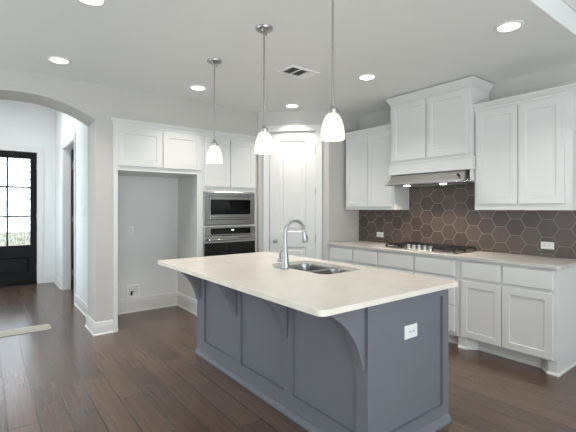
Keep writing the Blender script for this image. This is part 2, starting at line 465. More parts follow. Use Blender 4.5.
# hall
def hall_left(b):
    box(b, W, HX0 - .1, HX0, YA + AT, HW0, 0, HH); box(b, W, HX0 - .1, HX0, HW1, YF, 0, HH)
    box(b, W, HX0 - .1, HX0, HW0, HW1, 0, .5); box(b, W, HX0 - .1, HX0, HW0, HW1, 2.6, HH)
struct('wall_hall_left', HALLW, hall_left)
HF = Frame((HX0, 0, 0), (0, 1, 0), (1, 0, 0))
def hwin(b):
    for u0, u1, z0, z1 in ((HW0, HW1, .5, .56), (HW0, HW1, 2.54, 2.6), (HW0, HW0 + .06, .56, 2.54), (HW1 - .06, HW1, .56, 2.54), (6.97, 7.03, .56, 2.54)):
        box(b, HF, u0, u1, -.08, -.03, z0, z1)
    for u0, u1, z0, z1 in ((HW0 - .08, HW0, .5, 2.68), (HW1, HW1 + .08, .5, 2.68), (HW0, HW1, 2.6, 2.68), (HW0 - .1, HW1 + .1, .46, .5)):
        box(b, HF, u0, u1, .0005, .02, z0, z1)
wo = struct('window_4', TRIM, hwin)  # added together with its opening, to light the hall
part('pane', wo, GLASS, lambda b: box(b, HF, HW0 + .05, HW1 - .05, -.06, -.055, .55, 2.55))
DY0, DY1, DZ = 6.47, 7.61, 2.40
def hall_right(b):
    box(b, W, HX1, 1.122, YA + AT, 5.52, 0, HH); box(b, W, HX1, HX1 + .12, 5.52, DY0, 0, HH); box(b, W, HX1, HX1 + .12, DY1, YF, 0, HH); box(b, W, HX1, HX1 + .12, DY0, DY1, DZ, HH)
struct('wall_hall_right', HALLW, hall_right)
FX0, FX1, FZ = -0.165, 0.745, 2.41
def hall_front(b):
    box(b, W, HX0 - .1, FX0, YF, YF + .14, 0, HH); box(b, W, FX1, 2.3, YF, YF + .14, 0, HH); box(b, W, FX0, FX1, YF, YF + .14, FZ, HH)
struct('wall_hall_front', HALLW, hall_front)
def study(b):
    box(b, W, 2.2, 2.3, 5.5, YF, 0, HH); box(b, W, HX1 + .12, 2.2, 5.52, 5.62, 0, HH)
struct('wall_study', HALLW, study)
struct('wall_arch_top', HALLW, lambda b: box(b, W, HX0 - .1, HX1 + .12, YA + AT - .04, YA + AT - .002, HK + .1, HH))
struct('trim_5', DOORB, lambda b: box(b, W, FX0, FX1, YF - .02, YF + .14, .0005, .018))
# outside the front door
struct('ground', LAWN, lambda b: box(b, W, -12, 14, YF + 1.8, 30, -.22, -.12))
struct('ground_porch', PAVE, lambda b: box(b, W, -3, 4, YF + .14, YF + 1.8, -.2, -.05))

# casings
def casing_frame(b, f, u0, u1, z1, wd=.085, t=.02):
    for a, c, za, zc in ((u0 - wd, u0, 0, z1 + wd), (u1, u1 + wd, 0, z1 + wd), (u0, u1, z1, z1 + wd)):
        box(b, f, a, c, 0.0005, t * .7, za, zc)
    for a, c, za, zc in ((u0 - wd, u0 - wd + .022, 0, z1 + wd), (u1 + wd - .022, u1 + wd, 0, z1 + wd), (u0 - wd + .022, u1 + wd - .022, z1 + wd - .022, z1 + wd)):
        box(b, f, a, c, t * .7, t, za, zc)
FRONT = Frame((0, YF, 0), (1, 0, 0), (0, -1, 0))
SIDE = Frame((HX1, 0, 0), (0, 1, 0), (-1, 0, 0))
struct('trim_2', TRIM, lambda b: casing_frame(b, FRONT, FX0, FX1, FZ, .1), bevel=.003)
def side_casing(b):
    casing_frame(b, SIDE, DY0, DY1, DZ, .085)
    box(b, SIDE, DY0, DY0 + .015, -.12, 0, 0, DZ); box(b, SIDE, DY1 - .015, DY1, -.12, 0, 0, DZ); box(b, SIDE, DY0, DY1, -.12, 0, DZ - .015, DZ)
struct('trim_3', TRIM, side_casing, bevel=.003)
struct('trim_4', TRIM, lambda b: casing_frame(b, PF, D0, D1, DH, .082), bevel=.003)

# baseboards (profile with stepped cap and shoe)
def bprof(h): return [(0, 0), (.026, 0), (.026, .012), (.016, .02), (.016, h - .045), (.012, h - .035), (.012, h - .014), (.006, h), (0, h)]
struct('baseboard_arch', TRIM, lambda b: sweep(b, [(1.125, YA), (AX1, YA), (AX1, YA + AT), (HX1, YA + AT), (HX1, DY0 - .085)], bprof(.145)))
struct('baseboard_hall', TRIM, lambda b: sweep(b, [(FX1 + .1, YF), (HX1, YF), (HX1, DY1 + .085)], [(-o, z) for o, z in bprof(.145)]))
struct('baseboard_hall_left', TRIM, lambda b: sweep(b, [(XL, YA), (AX0, YA), (AX0, YA + AT), (HX0, YA + AT), (HX0, YF), (FX0 - .1, YF)], [(-o, z) for o, z in bprof(.145)]))
struct('baseboard_alcove', TRIM, lambda b: sweep(b, [(1.172, YA + .05), (1.172, 5.44), (2.18, 5.44), (2.18, YA + .05)], [(-o, z) for o, z in bprof(.19)]))

# ------------------------------------------------------------------ doors
# front door (black, textured glass)
d1 = thing('door_1', ((FX0 + FX1) / 2, YF + .05, 0), 'black front door with six textured glass panes at end of hall', 'door'); d1['kind'] = 'structure'
FD = Frame((0, YF + .05, 0), (1, 0, 0), (0, -1, 0))
px0, px1, pz = -.045, .642, [(.715, 1.225), (1.25, 1.757), (1.779, 2.287)]
def leaf(b):
    box(b, FD, FX0 + .004, px0, -.022, .022, .01, FZ - .005); box(b, FD, px1, FX1 - .004, -.022, .022, .01, FZ - .005)
    box(b, FD, px0, px1, -.022, .022, pz[2][1], FZ - .005); box(b, FD, px0, px1, -.022, .022, .52, pz[0][0]); box(b, FD, px0, px1, -.022, .022, .01, .20)
    mid = (px0 + px1) / 2
    for z in (1.2375, 1.768): box(b, FD, px0, px1, -.018, .018, z - .0125, z + .0125)
    box(b, FD, mid - .013, mid + .013, -.018, .018, pz[0][0], pz[2][1])
    shaker(b, FD, px0, px1, .20, .52, -.022, .044, .03, .016, .014)
part('door_leaf', d1, DOORB, leaf, bevel=.003)
mid = (px0 + px1) / 2
for z0, z1 in pz:
    for a, c in ((px0, mid - .013), (mid + .013, px1)):
        part('pane', d1, RAIN, lambda b: box(b, FD, a - .004, c + .004, -.004, .004, z0 - .004, z1 + .004))
def fknob(b):
    lathe(b, (FX0 + .07, YF + .025, 0.95), [(.028, 0), (.028, -.008), (.012, -.012), (.012, -.03), (.027, -.038), (.03, -.055), (.018, -.068), (.001, -.07)], 20, 'y')
part('knob', d1, CHROME, fknob, smooth=True)
for z in (.3, 1.25, 2.15):
    part('hinge', d1, CHROME, lambda b: lathe(b, (FX1 - .005, YF + .02, z), [(.008, -.05), (.008, .05)], 12), smooth=True)

# hall side door, standing open into the dark room
d3 = thing('door_3', (1.17, 7.56, 0), 'dark door standing open inside the hall side doorway', 'door'); d3['kind'] = 'structure'
SD = Frame((1.16, 7.545, 0), (1, 0, 0), (0, -1, 0))
part('door_leaf', d3, DOORB, lambda b: shaker(b, SD, 0, .92, .01, DZ - .02, 0, .04, .11, .01, .008))
for z in (.3, 1.2, 2.1):
    part('hinge', d3, CHROME, lambda b: box(b, SD, -.012, .01, .01, .045, z - .05, z + .05))

# pantry door, two panels
d2 = thing('door_2', PF((D0 + D1) / 2, -.02, 0), 'white two-panel pantry door in angled corner wall', 'door'); d2['kind'] = 'structure'
def pleaf(b):
    u0, u1 = D0 + .004, D1 - .004
    st = .14
    box(b, PF, u0, u0 + st, -.055, -.015, .01, DH - .004); box(b, PF, u1 - st, u1, -.055, -.015, .01, DH - .004)
    for z0, z1 in ((.01, .24), (.85, 1.055), (2.325, DH - .004)): box(b, PF, u0 + st, u1 - st, -.055, -.015, z0, z1)
    for z0, z1 in ((.24, .85), (1.055, 2.325)):
        def lp(a, n): return [PF(u0 + st + a, n, z0 + a), PF(u1 - st - a, n, z0 + a), PF(u1 - st - a, n, z1 - a), PF(u0 + st + a, n, z1 - a)]
        loft(b, [lp(0, -.05), lp(0, -.016), lp(.014, -.027), lp(.045, -.027), lp(.06, -.019)])
part('door_leaf', d2, TRIM, pleaf)
def pknob(b):
    c = PF(.235, -.015, .93); nv = Vector((-s2, -s2, 0))
    prof = [(.030, 0), (.030, .006), (.012, .010), (.012, .03), (.022, .036), (.028, .048), (.026, .058), (.014, .066), (.001, .068)]
    U = Vector((s2, -s2, 0)); loops = []
    for r, h in prof:
        loops.append([c + nv * h + (U * math.cos(2 * PI * k / 24) + Vector((0, 0, 1)) * math.sin(2 * PI * k / 24)) * r for k in range(24)])
    loft(b, loops)
part('knob', d2, CHROME, pknob, smooth=True, label='round satin nickel knob')
part('latch_plate', d2, CHROME, lambda b: box(b, PF, D0 + .001, D0 + .008, -.02, -.006, .89, .97))
for z in (2.19, 1.62, .97, .25):
    part('hinge', d2, CHROME, lambda b: tube(b, [PF(D1 - .004, -.006, z - .05), PF(D1 - .004, -.006, z + .05)], .008, 10), smooth=True)

# ------------------------------------------------------------------ cabinet helpers
def loops_crown(f, u0, u1, n_wall, n_face, zo):
    return [[f(u0 - o, n_wall, z), f(u1 + o, n_wall, z), f(u1 + o, n_face + o, z), f(u0 - o, n_face + o, z)] for o, z in zo]
CROWN = [(.002, 0), (.008, .004), (.008, .02), (.014, .024), (.03, .048), (.038, .056), (.038, .07)]

# ------------------------------------------------------------------ refrigerator surround and oven tower in the arch wall
AF = Frame((0, YA, 0), (1, 0, 0), (0, -1, 0))
FC = .018                                                   # face frame proud of the wall
t = thing('refrigerator_cabinet', (1.66, YA, 0), 'white two-door cabinet bridging the empty refrigerator alcove', 'cabinet')
part('side_panel', t, CAB, lambda b: box(b, AF, 1.125, 1.172, -.755, FC, 0, 1.815), bevel=.002)
part('side_panel', t, CAB, lambda b: (box(b, AF, 2.18, 2.196, -.755, 0, 0, 1.815), box(b, AF, 2.125, 2.196, 0, FC, 0, 1.815)), bevel=.002)
part('body', t, CAB, lambda b: box(b, AF, 1.125, 2.196, -.755, FC, 1.815, 2.345), bevel=.002)
part('crown', t, CAB, lambda b: loft(b, [[AF(u, n, z) for u, n in ((1.125 - o, .001), (2.196, .001), (2.196, FC + o), (1.125 - o, FC + o))] for o, z in [(0, 2.32), (.008, 2.322), (.008, 2.345), (.014, 2.35), (.03, 2.375), (.03, 2.392)]]))
for u0, u1 in ((1.178, 1.668), (1.684, 2.176)):
    part('door', t, CAB, lambda b: shaker(b, AF, u0, u1, 1.868, 2.298, FC, .02, .065))

t = thing('oven_cabinet', (2.6, YA, 0), 'tall white cabinet with two doors above the microwave', 'cabinet')
def tower(b):
    box(b, AF, 2.197, 2.235, -.6, FC, 0, 2.345); box(b, AF, 2.96, 2.998, -.6, FC, 0, 2.345)
    for z0, z1 in ((0, .32), (1.142, 1.16), (1.61, 2.345)): box(b, AF, 2.235, 2.96, -.6, FC, z0, z1)
    box(b, AF, 2.235, 2.96, -.6, -.58, .32, 1.61)
part('body', t, CAB, tower)
part('crown', t, CAB, lambda b: loft(b, [[AF(u, n, z) for u, n in ((2.197, .001), (2.999, .001), (2.999, FC + o), (2.197, FC + o))] for o, z in [(0, 2.32), (.008, 2.322), (.008, 2.345), (.014, 2.35), (.03, 2.375), (.03, 2.392)]]))
for u0, u1 in ((2.222, 2.588), (2.6, 2.98)):
    part('door', t, CAB, lambda b: shaker(b, AF, u0, u1, 1.668, 2.298, FC, .02, .065))
part('drawer', t, CAB, lambda b: slab(b, AF, 2.222, 2.98, .125, .31, FC, .02))

# built-in microwave
m0 = thing('microwave', (2.6, YA - FC, 1.16), 'built-in stainless steel microwave above the wall oven', 'microwave')
def mtrim(b):
    def lp(u0, u1, z0, z1, n): return [AF(u0, n, z0), AF(u1, n, z0), AF(u1, n, z1), AF(u0, n, z1)]
    loft(b, [lp(2.205, 2.98, 1.165, 1.604, FC + .001), lp(2.205, 2.98, 1.165, 1.604, FC + .012), lp(2.215, 2.97, 1.175, 1.594, FC + .018),
             lp(2.283, 2.908, 1.232, 1.545, FC + .016), lp(2.287, 2.904, 1.236, 1.541, FC + .006)], True, True)
part('trim_frame', m0, STEEL, mtrim)
md = part('door', m0, STEEL, lambda b: box(b, AF, 2.291, 2.9, FC + .006, FC + .03, 1.24, 1.537), bevel=.003)
part('window', md, BLACKG, lambda b: box(b, AF, 2.293, 2.72, FC + .03, FC + .032, 1.303, 1.5), label='black glass window')
part('control_panel', m0, BLACKG, lambda b: box(b, AF, 2.722, 2.898, FC + .03, FC + .032, 1.303, 1.5), label='black glass control panel')
part('handle', m0, STEEL, lambda b: (box(b, AF, 2.31, 2.89, FC + .042, FC + .056, 1.262, 1.284), box(b, AF, 2.33, 2.35, FC + .03, FC + .043, 1.262, 1.284), box(b, AF, 2.85, 2.87, FC + .03, FC + .043, 1.262, 1.284)), bevel=.004)

# wall oven
ov = thing('wall_oven', (2.6, YA - FC, .34), 'stainless steel wall oven with black glass below the microwave', 'oven')
part('body', ov, STEEL, lambda b: box(b, AF, 2.24, 2.955, -.5, .0, .33, 1.138))
part('control_panel', ov, STEEL, lambda b: box(b, AF, 2.205, 2.978, FC + .001, FC + .03, 1.03, 1.138), bevel=.004)
cp = part('control_glass', ov, BLACKG, lambda b: box(b, AF, 2.30, 2.90, FC + .03, FC + .032, 1.044, 1.124), label='black glass control strip')
part('display_glint', cp, DISP, lambda b: box(b, AF, 2.60, 2.64, FC + .032, FC + .0325, 1.09, 1.106))  # glow put in for the white glint on the control strip
od = part('door', ov, STEEL, lambda b: box(b, AF, 2.205, 2.978, FC + .001, FC + .03, .335, 1.024), bevel=.004)
part('window', od, BLACKG, lambda b: box(b, AF, 2.209, 2.974, FC + .03, FC + .033, .37, .935), label='black glass oven window')
part('handle', od, STEEL, lambda b: (tube(b, [AF(2.25, FC + .075, .975), AF(2.946, FC + .075, .975)], .014), tube(b, [AF(2.30, FC + .03, .975), AF(2.30, FC + .075, .975)], .01), tube(b, [AF(2.90, FC + .03, .975), AF(2.90, FC + .075, .975)], .01)), smooth=True)

# alcove fittings
AB = Frame((0, 5.44, 0), (1, 0, 0), (0, -1, 0))
def outlet(name, f, u, z, wd, ht, label, kind='duplex', horiz=False, group=None, cat='outlet'):
    o = thing(name, f(u, 0, z), label, cat, group)
    part('cover_plate', o, PLAST, lambda b: slab(b, f, u - wd / 2, u + wd / 2, z - ht / 2, z + ht / 2, .001, .007, .003))
    if kind == 'duplex':
        for k in (-1, 1):
            du, dz = (k * .0195, 0) if horiz else (0, k * .0195)
            r = part('receptacle', o, PLAST, lambda b: slab(b, f, u + du - .015, u + du + .015, z + dz - .014, z + dz + .014, .008, .002, .002))
            part('slots', r, SLOT, lambda b: [box(b, f, u + du + a - .0018, u + du + a + .0018, .0098, .0105, z + dz - .004, z + dz + .006) for a in (-.006, .006)])
    elif kind == 'switch':
        part('rocker', o, PLAST, lambda b: slab(b, f, u - .016, u + .016, z - .033, z + .033, .008, .004, .002))
    return o
outlet('wall_outlet', AB, 1.53, 1.09, .07, .115, 'white outlet on the alcove back wall at counter height')
ib = thing('water_supply_box', AB(1.56, 0, .185), 'white recessed refrigerator water box above alcove baseboard', 'water box')
def ibf(b):
    for u0, u1, z0, z1 in ((1.478, 1.642, .34, .362), (1.478, 1.642, .197, .215), (1.478, 1.498, .215, .34), (1.622, 1.642, .215, .34)): box(b, AB, u0, u1, .0005, .012, z0, z1)
part('frame', ib, PLAST, ibf, bevel=.002)
part('recess', ib, HALLW, lambda b: box(b, AB, 1.498, 1.622, .0005, .002, .215, .34))
part('valve', ib, BLACK, lambda b: (tube(b, [AB(1.535, .003, .25), AB(1.535, .03, .25)], .012), tube(b, [AB(1.535, .02, .225), AB(1.535, .02, .28)], .009), tube(b, [AB(1.525, .03, .277), AB(1.555, .03, .277)], .008)), smooth=True)

# ------------------------------------------------------------------ cooktop wall: base cabinets
BF = Frame((3.74, 0, 0), (0, 1, 0), (-1, 0, 0))             # cabinet face plane
def base_unit(name, y0, y1, label, fronts, foot=False, carcass=(3.741, 4.343)):
    o = thing(name, (4.04, (y0 + y1) / 2, 0), label, 'cabinet', 'base cabinets along the cooktop wall')
    part('body', o, CAB, lambda b: box(b, W, 3.74, 4.344, y0, y1, .11, .883), bevel=.002)
    if foot:
        pl = [(4.344, y0 + .001), (3.745, y0 + .001), (3.745, y0 + .07), (3.836, y0 + .155), (3.836, y1 - .155), (3.745, y1 - .07), (3.745, y1 - .001), (4.344, y1 - .001)]
    else:
        pl = [(4.344, y0 + .001), (3.82, y0 + .001), (3.82, y1 - .001), (4.344, y1 - .001)]
    part('toe_kick', o, CAB, lambda b: prism(b, pl, lambda p, q, z: Vector((p, q, z)), 0, .11))
    path = pl[0:8]
    part('shoe_moulding', o, TRIM, lambda b: sweep(b, path[1:-1] if not foot else path[:-1], [(0, 0), (.013, 0), (.011, .012), (0, .02)]))
    for kind, a, c, z0, z1 in fronts:
        if kind == 'drawer': part('drawer', o, CAB, lambda b: slab(b, BF, a, c, z0, z1, .001, .02))
        else: part('door', o, CAB, lambda b: shaker(b, BF, a, c, z0, z1, .001, .02, .06))
    return o
base_unit('base_cabinet', 3.085, 3.944, 'white base cabinet with two drawers beside the pantry wall',
          [('drawer', 3.505, 3.90, .705, .862), ('drawer', 3.10, 3.475, .705, .862), ('door', 3.505, 3.90, .125, .675), ('door', 3.10, 3.475, .125, .675)])
base_unit('base_cabinet', 2.085, 3.084, 'white base cabinet with wide drawers below the gas cooktop',
          [('drawer', 2.595, 3.07, .705, .862), ('drawer', 2.115, 2.57, .705, .862), ('drawer', 2.595, 3.07, .42, .68), ('drawer', 2.115, 2.57, .42, .68), ('drawer', 2.595, 3.07, .15, .405), ('drawer', 2.115, 2.57, .15, .405)])
base_unit('base_cabinet', 1.22, 2.084, 'white footed base cabinet with two drawers over two doors at right end',
          [('drawer', 1.668, 2.04, .705, .862), ('drawer', 1.25, 1.648, .705, .862), ('door', 1.662, 2.045, .125, .675), ('door', 1.25, 1.652, .125, .675)], foot=True)

def ctop(b):
    pts = [(4.344, 1.19), (4.344, 3.944), (3.71, 3.944), (3.71, 1.215), (3.718, 1.198), (3.735, 1.19)]
    prism(b, pts, lambda p, q, z: Vector((p, q, z)), .884, .914)
one('wall_countertop', QUARTZ2, ctop, 'long taupe quartz countertop running along the hexagon tile wall', 'countertop', (4.04, 2.57, .884), bevel=.003)
one('tile_backsplash', HEX, lambda b: box(b, W, 4.335, 4.3445, 1.2, 3.944, .9145, 1.795), 'brown hexagon tile backsplash behind the gas cooktop', 'backsplash', (4.34, 2.57, .915))
BS = Frame((4.335, 0, 0), (0, 1, 0), (-1, 0, 0))
outlet('wall_outlet', BS, 3.55, 1.022, .115, .07, 'white outlet on brown hexagon tile near the pantry corner', horiz=True)
outlet('wall_outlet', BS, 1.50, 1.025, .115, .07, 'white outlet on brown hexagon tile right of the cooktop', horiz=True)

# gas cooktop
ck = thing('gas_cooktop', (4.04, 2.6, .914), 'stainless steel gas cooktop with black grates and front knobs', 'cooktop')
cy0, cy1, cx0, cx1 = 2.15, 3.07, 3.79, 4.30
part('steel_tray', ck, STEEL2, lambda b: prism(b, rrect(cx0, cx1, cy0, cy1, .02), lambda p, q, z: Vector((p, q, z)), .9145, .924), bevel=.003)
for (bx, by, br) in ((3.93, 2.31, .04), (4.17, 2.31, .05), (4.15, 2.61, .06), (3.93, 2.91, .04), (4.17, 2.91, .05)):
    br_ = part('burner', ck, BLACK, lambda b: lathe(b, (bx, by, .924), [(br, 0), (br, .01), (br * .8, .013), (br * .8, .02), (br * .2, .024)], 24), smooth=True)
def grate(y0, y1, x0, x1):
    def g(b):
        zt, zb, r = .962, .95, .007
        for y in (y0, y1): box(b, W, x0, x1, y - r, y + r, zb, zt)
        for x in (x0, x1): box(b, W, x - r, x + r, y0, y1, zb, zt)
        ym = (y0 + y1) / 2; xm = (x0 + x1) / 2
        for y in (y0 + (y1 - y0) * .33, y0 + (y1 - y0) * .67): box(b, W, x0, x1, y - .005, y + .005, zb, zt)
        for x in (x0 + (x1 - x0) * .25, xm, x0 + (x1 - x0) * .75): box(b, W, x - .005, x + .005, y0, y1, zb, zt)
        for x in (x0, xm, x1):
            for y in (y0, y1): box(b, W, x - .009, x + .009, y - .009, y + .009, .924, zb)
    return g
for y0, y1, x0 in ((2.18, 2.425, 3.83), (2.455, 2.79, 4.03), (2.82, 3.04, 3.83)):
    part('grate', ck, BLACK, grate(y0, y1, x0, 4.27), bevel=.002)
for k in range(5):
    yk = 2.48 + k * .07
    part('knob', ck, CHROME, lambda b: lathe(b, (3.88, yk, .924), [(.03, 0), (.03, .005), (.025, .009), (.023, .04), (.019, .046), (.001, .047)], 20), smooth=True)

# ------------------------------------------------------------------ wall cabinets
def upper(name, y0, y1, xf, z0, z1, doors, label, crown_z, stile=.05, cr=CROWN):
    f = Frame((xf, 0, 0), (0, 1, 0), (-1, 0, 0))
    o = thing(name, (XB, (y0 + y1) / 2, z0), label, 'cabinet', 'wall cabinets above the counter')
    part('body', o, CAB, lambda b: box(b, W, xf, XB - .001, y0, y1, z0, z1), bevel=.002)
    for a, c, za, zc in doors: part('door', o, CAB, lambda b: shaker(b, f, a, c, za, zc, .001, .02, .062))
    return o, f
o, f = upper('wall_cabinet', 1.20, 2.058, 4.02, 1.370, 2.40, [(1.638, 2.035, 1.43, 2.365), (1.255, 1.628, 1.43, 2.365)], 'white two-door wall cabinet right of the range hood', 2.40)
part('crown', o, CAB, lambda b: loft(b, [[f(y, n, z) for y, n in ((1.2 - q, -.324), (2.058, -.324), (2.058, q + .001), (1.2 - q, q + .001))] for q, z in [(0, 2.385), (.008, 2.387), (.008, 2.405), (.016, 2.41), (.034, 2.435), (.04, 2.44), (.04, 2.455)]]))
o, f = upper('wall_cabinet', 3.077, 3.915, 4.03, 1.367, 2.385, [(3.497, 3.885, 1.405, 2.335), (3.105, 3.487, 1.405, 2.335)], 'white two-door wall cabinet left of the range hood', 2.40)
part('crown', o, CAB, lambda b: loft(b, [[f(y, n, z) for y, n in ((3.077, -.314), (3.915, -.314), (3.915, q + .001), (3.077, q + .001))] for q, z in [(0, 2.37), (.008, 2.372), (.008, 2.39), (.016, 2.395), (.034, 2.42), (.04, 2.425), (.04, 2.44)]]))
# taller, deeper hood cabinet
HX = 3.95
hf = Frame((HX, 0, 0), (0, 1, 0), (-1, 0, 0))
o = thing('hood_cabinet', (XB, 2.575, 1.8), 'tall white two-door cabinet boxed above the steel range hood', 'cabinet', 'wall cabinets above the counter')
part('body', o, CAB, lambda b: box(b, W, HX, XB - .001, 2.06, 3.075, 1.797, 2.68), bevel=.002)
for a, c in ((2.58, 3.042), (2.092, 2.555)): part('door', o, CAB, lambda b: shaker(b, hf, a, c, 1.955, 2.625, .001, .02, .062))
part('crown', o, CAB, lambda b: loft(b, loops_crown(hf, 2.06, 3.075, -.394, .001, [(0, 2.645), (.006, 2.647), (.006, 2.66), (.012, 2.664), (.034, 2.70), (.042, 2.708), (.042, 2.728)])))
part('valance', o, CAB, lambda b: (loft(b, loops_crown(hf, 2.06, 3.075, -.384, .001, [(.016, 1.79), (.016, 1.905), (.022, 1.908), (.022, 1.922), (.002, 1.94)]))))
part('side_filler', o, CAB, lambda b: box(b, W, HX + .02, 4.333, 2.06, 2.085, 1.66, 1.80), bevel=.002)
part('side_filler', o, CAB, lambda b: box(b, W, HX + .02, 4.333, 3.05, 3.075, 1.66, 1.80), bevel=.002)
# the stainless hood itself
hd = thing('range_hood', (4.1, 2.575, 1.66), 'stainless steel range hood with slanted front above the cooktop', 'range hood')
def hbody(b):
    y0, y1 = 2.115, 3.046
    prof = [(4.33, 1.785), (3.955, 1.785), (3.87, 1.70), (3.85, 1.685), (3.85, 1.668), (4.33, 1.668)]
    loft(b, [[Vector((x, y, z)) for x, z in prof] for y in (y0, y1)])
part('hood_body', hd, STEEL2, hbody)
part('front_lip', hd, STEEL, lambda b: prism(b, [(3.838, 2.005), (3.92, 2.005), (3.965, 2.055), (3.965, 3.049), (3.838, 3.075)], lambda p, q, z: Vector((p, q, z)), 1.654, 1.6675), bevel=.003)
part('filter', hd, LOUV, lambda b: [box(b, W, 3.98 + i * .028, 4.0 + i * .028, 2.14, 3.04, 1.655, 1.667) for i in range(12)])
for y in (2.36, 2.82): part('hood_lamp', hd, HOODL, lambda b: lathe(b, (3.93, y, 1.645), [(.034, 0), (.036, .004), (.036, .009)], 24), smooth=True)
part('control_knob', hd, BLACK, lambda b: tube(b, [(3.895, 2.16, 1.724), (3.872, 2.16, 1.742)], .013), smooth=True)
for y in (2.36, 2.82):
    l = area('hood_light', (3.93, y, 1.642), (0, 0, 0), .06, .06, 3.6, (1, .86, .7), shape='DISK')
    l.parent = hd; l.location = Vector((3.93, y, 1.642)) - Vector((4.1, 2.575, 1.66))

# ------------------------------------------------------------------ island
isl = thing('kitchen_island', (2.0, 2.47, 0), 'grey panelled kitchen island base with four corbels', 'island')
IX0, IX1, IY0, IY1 = 1.61, 2.395, 1.40, 3.535
part('body', isl, GREY, lambda b: box(b, W, IX0 + .019, IX1 - .002, IY0 + .019, IY1, 0, .68), bevel=.002)
def upper_body(b):
    # walls of the sink void
    box(b, W, IX0 + .019, 1.84, IY0 + .019, IY1, .68, .883); box(b, W, 2.375, IX1 - .002, IY0 + .019, IY1, .68, .883)
    box(b, W, 1.84, 2.375, IY0 + .019, 2.0, .68, .883); box(b, W, 1.84, 2.375, 2.80, IY1, .68, .883)
part('cabinet_top_rail', isl, GREY, upper_body)
LF = Frame((IX0 + .019, 0, 0), (0, 1, 0), (-1, 0, 0))
def longpanel(b):
    # stiles and rails proud of the recessed panels
    for a, c in ((IY0, 1.485), (2.06, 2.145), (2.73, 2.815), (3.385, IY1)): box(b, LF, a, c, 0, .019, 0, .883)
    for a, c in ((1.485, 2.06), (2.145, 2.73), (2.815, 3.385)):
        box(b, LF, a, c, 0, .019, 0, .145); box(b, LF, a, c, 0, .019, .79, .883)
part('panel_frame', isl, GREY, longpanel)
EF = Frame((0, IY0 + .019, 0), (1, 0, 0), (0, -1, 0))
part('end_panel', isl, GREY, lambda b: (box(b, EF, IX0 + .0195, IX0 + .045, 0, .019, 0, .883), box(b, EF, 2.33, IX1, 0, .019, 0, .883), box(b, EF, IX0 + .045, 2.33, 0, .019, 0, .123), box(b, EF, IX0 + .045, 2.33, 0, .019, .825, .883)))
part('base_moulding', isl, GREY, lambda b: sweep(b, [(IX0, IY1), (IX0, IY0), (IX1, IY0)], [(0, 0), (-.022, 0), (-.022, .016), (-.014, .03), (-.010, .045), (0, .05)]))
def corbel(y0, y1):
    pts = [(IX0 - .0005, .882), (1.335, .882), (1.335, .852), (1.345, .852)]
    R, cx, cz = .46, 1.14, .445                              # concave sweep from the tip down to the foot
    for k in range(17):
        th = math.radians(61.5 - 51 * k / 16)
        pts.append((cx + R * math.cos(th), cz + R * math.sin(th)))
    pts += [(1.592, .52), (IX0 - .0005, .52)]
    def fn(p, q, y): return Vector((p, y, q))
    return lambda b: prism(b, pts, fn, y0, y1)
for y0, y1 in ((1.42, 1.49), (2.105, 2.17), (2.78, 2.85), (3.46, 3.53)):
    part('corbel', isl, GREY, corbel(y0, y1), bevel=.003)
# island worktop with sink cut-out
SX0, SX1, SY0, SY1 = 1.905, 2.325, 2.06, 2.745
def itop(b):
    out = rrect(1.225, 2.445, 1.345, 3.555, .04, 8); inn = rrect(SX0, SX1, SY0, SY1, .07, 8)
    rings = {}
    for z in (.884, .914):
        ro = [b.verts.new((p, q, z)) for p, q in out]; ri = [b.verts.new((p, q, z)) for p, q in inn]
        ed = []
        for r in (ro, ri):
            for i in range(len(r)): ed.append(b.edges.new((r[i], r[(i + 1) % len(r)])))
        bmesh.ops.triangle_fill(b, use_beauty=True, use_dissolve=False, edges=ed)
        rings[z] = (ro, ri)
    for k in (0, 1):
        a, c = rings[.884][k], rings[.914][k]
        for i in range(len(a)):
            j = (i + 1) % len(a); b.faces.new((a[i], a[j], c[j], c[i]))
one('island_countertop', QUARTZ, itop, 'cream quartz countertop with rounded corners on the grey island', 'countertop', (1.835, 2.45, .884), bevel=.004)
sk = thing('double_sink', (2.115, 2.40, .70), 'stainless steel double bowl sink set under the island countertop', 'sink')
def bowl(y0, y1):
    def g(b):
        x0, x1 = SX0 - .006, SX1 + .006
        def lp(i, z, r): return [Vector((p, q, z)) for p, q in rrect(x0 + i, x1 - i, y0 + i, y1 - i, r, 6)]
        loft(b, [lp(-.012, .8825, .07), lp(0, .8825, .07), lp(.004, .86, .068), lp(.012, .73, .06), lp(.04, .705, .05)], False, True)
    return g
ym = 2.40
for a, c in ((SY0 - .004, ym - .015), (ym + .015, SY1 + .004)):
    part('bowl', sk, STEEL, bowl(a, c), smooth=True)
    part('drain', sk, CHROME, lambda b: lathe(b, (2.12, (a + c) / 2, .7055), [(.045, 0), (.045, .003), (.03, .001), (.012, .006)], 24), smooth=True)
part('divider', sk, STEEL, lambda b: prism(b, rrect(SX0 - .004, SX1 + .004, ym - .018, ym + .018, .006), lambda p, q, z: Vector((p, q, z)), .862, .876), bevel=.004)

